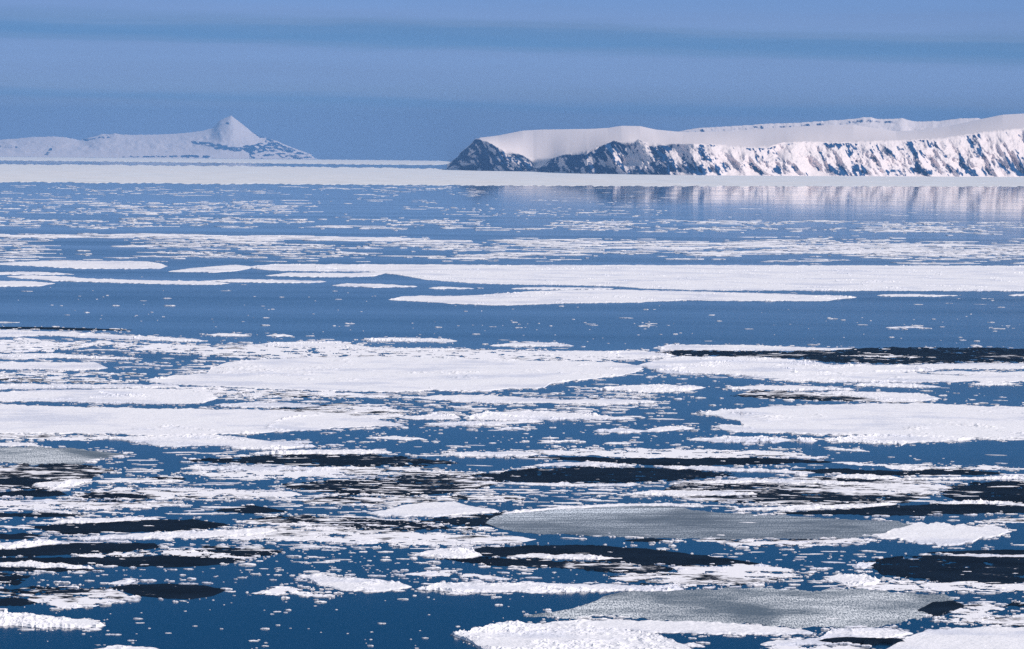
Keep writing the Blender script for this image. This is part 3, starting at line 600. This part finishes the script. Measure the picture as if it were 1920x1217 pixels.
RB('nearest great rubble floe, pointed left end, cut by the bottom edge', '844,1190.5 880,1185 920,1173 960,1169 1040,1172 1100,1176 1180,1185 1240,1195 1290,1207 1312,1215', '848,1191.5 885,1206 920,1235 1312,1240', rough=1.15, z0=.5, rim=.3)
RB('little white floe at the right tip of the nearest rubble floe', '1278,1207 1300,1205 1322,1211', '1280,1212 1322,1214', rough=.3)
# --- right front
X('streaked white sheet dense with dark lines, right of the speckled lens', '1238,917 1262,902 1400,897 1560,894 1700,896 1784,905', '1250,929 1280,937 1500,949 1700,944 1784,922', 'mix40')
RB('upper white rib of the dark lined sheet at the right', '1300,903 1400,899 1500,900 1640,906', '1310,908 1400,906 1520,907 1640,911', rough=.35, keep=False)
RB('lower white rib of the dark lined sheet at the right', '1180,924 1262,920 1360,922 1420,925', '1190,928 1262,929 1420,929', rough=.35, keep=False)
X('long frayed white sheet reaching toward the right edge', '1556,865 1640,867 1760,872 1850,871 1904,878', '1580,869 1700,880 1800,882 1904,881', 'mix85')
D('slim black sheet under the long frayed white sheet', '1478,882 1560,879 1700,883 1760,879.5 1830,882 1884,887', '1500,886 1700,892 1884,890')
RB('white hump between slim black sheet and dark lined sheet', '1560,894 1600,889.5 1640,890 1690,896', '1570,897 1640,899 1690,898', rough=.4)
RB('thin white strip at the right edge under the slim black sheet', '1690,897 1780,896 1860,894 1990,894', '1700,900 1850,899 1990,898', rough=.3)
X('largest black sheet at the right edge, faint white flecks', '1756,920 1790,906 1850,903 1990,903', '1760,932 1800,940 1990,946', 'mix10', z0=.1)
RB('white bar above the wavy black sheet at the right', '1372,954 1500,949 1620,946 1682,943.5', '1380,957 1500,955.5 1600,952 1682,947', rough=.35)
D('wavy black sheet at the right under the white bar', '1450,961 1560,956 1680,947 1800,944.5 1990,951', '1460,963.5 1600,966 1720,968 1800,963 1990,961')
RB('thin wavy white line at the right edge over the wavy black sheet', '1758,942.5 1840,940 1990,948', '1770,945 1850,944.5 1990,953', rough=.25)
X('frosted strip in blue water at the right edge under the wavy sheet', '1826,977 1870,971 1990,968', '1840,981 1990,982', 'mix70')
X('broad black sheet at the lower right with faint grey streaks', '1610,1052 1650,1046 1750,1041 1990,1037', '1625,1066 1650,1080 1750,1091 1990,1099', 'mix10')
RB('tall white scrap at the left end of the broad black sheet', '1606,1053 1620,1047 1642,1051', '1598,1070 1620,1073.5 1642,1060', rough=.3, keep=False)
D('dark sliver with a raised right end at the right edge', '1738,1035 1860,1032 1990,1028', '1750,1038 1860,1039 1990,1041')
RB('thin white line between the dark sliver and the broad black sheet', '1776,1040 1850,1039.5 1990,1042', '1790,1043 1850,1044 1990,1047', rough=.2, keep=False)
RB('snowy wedge below the tall scrap at the lower right', '1548,1087 1570,1079 1620,1078 1652,1082', '1560,1089 1590,1098 1640,1101 1652,1090', rough=.3)
X('white streaked strip under the broad black sheet at the right', '1590,1093 1640,1086 1760,1092 1990,1097', '1600,1103 1720,1108 1990,1111', 'mix70')
D('round black hole like sheet in the right end of the speckled grey sheet', '1714,1144 1750,1128 1790,1126 1812,1133', '1730,1150 1760,1155.5 1812,1140', z0=.2)
X('frosted sheet right of the round black sheet', '1756,1156 1800,1136 1850,1131 1884,1140', '1760,1166 1820,1169 1884,1146', 'mix55')
X('dark little sheet at the right edge above the snowy corner', '1880,1137 1905,1128 1990,1126', '1885,1140 1910,1144 1990,1146', 'mix25')
X('streaky thin sheet at the right edge below the dark little sheet', '1800,1163 1860,1152 1990,1150', '1830,1168 1900,1172 1990,1172', 'mix40')
W('snowy floe filling the bottom right corner', '1640,1217 1700,1193 1740,1182 1800,1178 1990,1176', '1642,1245 1990,1245', rough=.18, rim=.3)
RB('broken white floe left of the snowy corner floe', '1426,1205 1440,1201 1540,1197 1560,1181 1640,1178 1712,1185', '1430,1212 1520,1208 1600,1206 1712,1192', rough=.35)
D('slim black sheet under the broken white floe', '1530,1202 1600,1199 1680,1200 1700,1203', '1540,1206 1620,1207.5 1700,1206', z0=.95)
X('grey patch at the bottom edge left of the snowy corner', '1395,1217 1440,1213 1540,1209 1660,1210', '1400,1240 1660,1240', 'mix70')

# ---------------------------------------------------------------- loose pieces: strips far off, fragments nearer
rng = np.random.default_rng(7)
def covered(x, y):
    for xs, t, b in WHITE:
        if xs[0] < x < xs[-1]:
            if np.interp(x, xs, t) - .3 < y < np.interp(x, xs, b) + .3: return True
    for xs, t, b, p in DARKS:
        if xs[0] < x < xs[-1] and np.interp(x, xs, t) + .5 < y < np.interp(x, xs, b) - .5 and rng.random() < p: return True
    return False
def piece(cx, cy, r, asp, ang, h):
    n = 18 if r > 8 else (13 if r > 2 else 9)
    th = np.linspace(0, 2 * math.pi, n, endpoint=False) + rng.uniform(-.15, .15, n)
    rad = r * rng.uniform(.55, 1.1, n) * (.62 + .38 * np.abs(np.cos(th)) ** 1.5)
    ux = np.cos(th) * rad * asp; uy = np.sin(th) * rad
    c_, s_ = math.cos(ang), math.sin(ang)
    ox, oy = ux * c_ - uy * s_, ux * s_ + uy * c_
    z = sea_z(cx, cy)
    rings = [np.stack([ox, oy, np.full(n, -.25)], 1), np.stack([ox * .98, oy * .98, h * rng.uniform(.3, 1.0, n)], 1),
             np.stack([ox * .55, oy * .55, h * rng.uniform(.5, 1.6, n)], 1)]
    V = np.concatenate(rings + [np.array([[0, 0, h * 1.1]])])
    Fc = []
    for k in range(2):
        for i in range(n):
            j = (i + 1) % n; Fc.append((k * n + i, k * n + j, (k + 1) * n + j, (k + 1) * n + i))
    for i in range(n): Fc.append((2 * n + i, 2 * n + (i + 1) % n, 3 * n))
    return V, Fc, (cx, cy, z)
LOOSE = []
def scatter(group, label, x0, x1, y0, y1, n, wmin, wmax, slope=0.0, thr=.40, seed=0, asp=(.8, 2.2), hh=(.15, .5), kind='ice_fragment', nsx=60, nsy=7):
    k = 0; tries = 0; w0 = x1 - x0; xb = x0
    if x0 <= -20: x0 = -620
    if x1 >= 1940: x1 = 2500
    n = int(n * (x1 - x0) / w0)
    while k < n and tries < n * 40:
        tries += 1
        x = rng.uniform(x0, x1); y = rng.uniform(y0, y1)
        if fbm(np.array([x / nsx]), np.array([y / nsy]), 3, 500 + seed)[0] < thr + (.045 if kind == 'ice_fragment' else .02): continue
        yy = y + slope * (x - xb) + rng.normal() * .10 * (y1 - y0) + (vn(np.array([x / 170]), np.array([seed * 3.3]), 41)[0] - .5) * 6
        if covered(x, yy): continue
        wpx = wmin * (wmax / wmin) ** (rng.random() ** 2.0)
        P = on_sea(np.array(x), np.array(yy)); mp = float(np.linalg.norm(P - np.array([0, 0, CAM_H]))) / F
        a = rng.uniform(*asp) * (1.45 if kind == 'ice_fragment' else 1.1); r = wpx * mp / 2 / a
        h = min(rng.uniform(*hh) * .55, .07 * wpx * mp + .03)
        # seen size in photo pixels
        dp = (P[0] ** 2 + P[1] ** 2) / (CAM_H * F)
        area = wpx * (2 * r / dp + h * 1.4 / mp) if 0 < x < 1920 else 0
        LOOSE.append((area, kind, group, label, float(P[0]), float(P[1]), r, a, rng.uniform(-.35, .35), h, x, yy)); k += 1
S_ = 'ice_strip'
g = 'thin far strips below the broad pale belt'
scatter(g, 'thin far white strip in the pale blue water under the broad belt', -20, 900, 347, 366, 260, 6, 50, .006, .46, 1, (1, 2.5), (.3, .8), S_, 90, 5)
scatter('faint strips in the reflection of the headland', 'faint white strip lying in the mirrored headland', 900, 1940, 352, 404, 150, 6, 50, 0, .5, 2, (1, 2.5), (.3, .6), S_, 110, 6)
scatter('far strips in two loose rows at the left', 'far white strip in the loose rows at the left', -20, 560, 372, 398, 380, 6, 80, .01, .44, 3, (1, 2.6), (.3, .9), S_, 130, 6)
scatter('far strips in two loose rows at the left', 'far white strip in the loose rows at the left', 560, 1250, 375, 404, 130, 6, 60, .005, .5, 3, (1, 2.6), (.3, .9), S_, 110, 6)
scatter('far crowded strips', 'far white strip in the crowded row above the continuous streak', -20, 1940, 408, 427, 900, 8, 90, .004, .42, 4, (1, 2.8), (.4, 1.0), S_, 160, 6)
scatter('continuous far streak', 'white strip packed into the continuous far streak at left', -20, 760, 437, 444, 150, 40, 190, .009, .2, 5, (1.2, 3.), (.4, 1.0), S_, 160, 6)
scatter('strips under the continuous streak', 'white strip under the continuous far streak', -20, 1940, 447, 480, 900, 10, 130, .002, .46, 6, (1.2, 3.), (.4, .9), S_, 190, 7)
scatter('dense far field at right', 'white strip in the dense far field above the long belt', 880, 1940, 452, 474, 480, 20, 160, .004, .36, 7, (1.2, 3.), (.4, .9), S_, 220, 9)
scatter('strips just beyond the long belt', 'narrow white strip in the water just beyond the long belt', -20, 1940, 478, 493, 90, 20, 140, 0, .47, 8, (1.2, 3.), (.3, .7), S_, 200, 6)
scatter('dark water crumbs', 'tiny ice crumb in the open blue water under the long belt', -20, 1940, 536, 616, 130, 3, 30, 0, .46, 9, (.8, 2.2), (.15, .6))
scatter('dark water crumbs near round floe', 'tiny ice crumb between the thin strips and the broken left bank', 380, 1940, 600, 650, 120, 3, 36, 0, .45, 10, (.8, 2.2), (.15, .6))
scatter('pieces in the left bank', 'ragged white piece wedged in the broken left bank', -20, 460, 634, 730, 330, 8, 90, 0, .42, 11, (1, 2.5), (.2, .6), 'ice_fragment', 90, 6)
scatter('pieces at the round floe', 'ragged white piece off the near side of the large round floe', 420, 1250, 728, 800, 520, 5, 80, 0, .44, 12, (.9, 2.4), (.2, .6), 'ice_fragment', 80, 6)
scatter('pieces off the right bank', 'white crumb in the open blue water off the right bank', 1200, 1940, 716, 770, 90, 3, 34, 0, .46, 13, (.8, 2.2), (.2, .6))
scatter('pieces between the banks', 'white piece in the open blue water of the middle', 560, 1560, 796, 846, 190, 4, 40, 0, .44, 14, (.8, 2.2), (.2, .6))
scatter('pieces by the black water lane', 'white piece beside the rough floe right of the round one', 1180, 1940, 664, 712, 160, 6, 60, 0, .44, 15, (.9, 2.4), (.2, .5))
scatter('streaks in the grey band', 'white streak among the black sheets of the middle band', 180, 960, 840, 940, 480, 6, 90, 0, .45, 16, (1, 2.6), (.12, .35), 'ice_fragment', 90, 8)
scatter('streaks in the grey band at right', 'white streak among the black sheets right of the middle', 960, 1940, 862, 966, 430, 6, 90, .01, .45, 17, (1, 2.6), (.12, .35), 'ice_fragment', 100, 8)
scatter('streaks left of the mound floe', 'white streak among the black sheets left of the mound floe', -20, 720, 935, 1020, 400, 6, 90, 0, .43, 18, (1, 2.6), (.12, .35), 'ice_fragment', 90, 8)
scatter('streaks under the mound floe', 'white streak between the mound floe and the ruled grey sheet', 560, 960, 970, 1032, 240, 6, 70, 0, .43, 19, (1, 2.4), (.12, .35), 'ice_fragment', 80, 8)
scatter('pieces beside the black sheets lower left', 'white piece in blue water at the lower left', -20, 800, 1020, 1100, 170, 4, 34, 0, .44, 20, (.8, 2.2), (.12, .4))
scatter('pieces in the front water', 'small white piece in the dark blue water of the front', 0, 1000, 1100, 1217, 110, 4, 26, 0, .45, 21, (.8, 2.2), (.12, .4))
scatter('pieces around the curved black sheet', 'white piece around the curved black sheet in front', 560, 1560, 1020, 1100, 300, 4, 56, .01, .46, 22, (.9, 2.4), (.12, .4))
scatter('pieces at the lower right', 'white streak among the sheets at the lower right', 1480, 1940, 1020, 1217, 240, 6, 60, 0, .47, 23, (1, 2.4), (.12, .35))
# broken edges: slush and crumbs that hang about every floe and sheet
for xs, t, b, mat, ym in FR:
    Lp = xs[-1] - xs[0]; pz = max(.0, (ym - 500) / 700)
    for _ in range(int(min(400, Lp * (.26 if mat == 'snow' else (.20 if mat == 'dark' else .30))) + 3)):
        x = rng.uniform(xs[0] - 8, xs[-1] + 8)
        near = rng.random() < .6
        e0 = np.interp(x, xs, b if near else t)
        off = rng.normal() * (1.0 + 3.2 * pz)
        yy = e0 + (abs(off) * (1 if near else -1) if mat == 'snow' else off)
        if fbm(np.array([x / 45]), np.array([yy / 9]), 2, 77)[0] < .42 or covered(x, yy) or yy > 1216: continue
        wpx = 3 * (8 + 6 * pz) ** (rng.random() ** 1.8)
        P = on_sea(np.array(x), np.array(yy)); mp = float(np.linalg.norm(P - np.array([0, 0, CAM_H]))) / F
        a = rng.uniform(1.2, 3.2); r = wpx * mp / 2 / a
        h = min(rng.uniform(.08, .3), .08 * wpx * mp + .04) + (.06 if mat != 'snow' else 0)
        LOOSE.append((0, 'ice_fragment', '', '', float(P[0]), float(P[1]), r, a, rng.uniform(-.3, .3), h, x, yy))
LOOSE.sort(key=lambda q: -q[0])
count = {'ice_strip': 0, 'ice_fragment': 0}; rest = {'ice_strip': [], 'ice_fragment': []}
for q in LOOSE:
    _, kind, group, label, cx_, cy_, r, a, ang, h, X_, Y_ = q
    V, Fc, org = piece(cx_, cy_, r, a, ang, h)
    if count[kind] < 300 and group and q[0] > 0:
        count[kind] += 1
        me = bpy.data.meshes.new(kind); me.from_pydata([tuple(v) for v in V], [], Fc); me.materials.append(M['snow']); me.update()
        o = bpy.data.objects.new(kind, me); o.location = org; C.objects.link(o)
        tag(o, label, 'ice strip' if kind == 'ice_strip' else 'ice fragment', group)
    else: rest[kind].append((V, Fc, org))
for kind, nm, lab in (('ice_strip', 'far_brash_ice', 'countless thin strips of far drift ice in the pale blue water'), ('ice_fragment', 'brash_ice', 'countless small crumbs of white brash ice between the floes')):
    vs = []; fs = []
    for V, Fc, org in rest[kind]:
        b0 = len(vs); vs += [(v[0] + org[0], v[1] + org[1], v[2] + org[2]) for v in V]; fs += [tuple(i + b0 for i in f) for f in Fc]
    me = bpy.data.meshes.new(nm); me.from_pydata(vs, [], fs); me.materials.append(M['snow']); me.update()
    o = bpy.data.objects.new(nm, me); C.objects.link(o); tag(o, lab, 'brash ice', None, 'stuff')

# ---------------------------------------------------------------- haze: the cold air between here and the mountains
def make_haze():
    s = 71000.0; zb = -70000.0 ** 2 / (2 * R_EARTH) - 1; zt = 420.0
    v = [(x, y, z) for z in (zb, zt) for y in (-s, s) for x in (-s, s)]
    f = [(0, 2, 3, 1), (4, 5, 7, 6), (0, 1, 5, 4), (1, 3, 7, 5), (3, 2, 6, 7), (2, 0, 4, 6)]
    me = bpy.data.meshes.new('haze'); me.from_pydata(v, [], f); me.update()
    m = bpy.data.materials.new('haze'); m.use_nodes = True; t = m.node_tree
    t.nodes.remove(t.nodes['Principled BSDF'])
    p = t.nodes.new('ShaderNodeVolumePrincipled'); p.inputs['Color'].default_value = (.29, .58, 1.0, 1)
    p.inputs['Density'].default_value = HAZE; p.inputs['Anisotropy'].default_value = 0.35
    t.links.new(p.outputs[0], t.nodes['Material Output'].inputs['Volume'])
    me.materials.append(m); o = bpy.data.objects.new('haze', me); C.objects.link(o)
    tag(o, 'thin blue haze over the sea and the far land', None, None, 'stuff')
HAZE = 2.2e-5
make_haze()
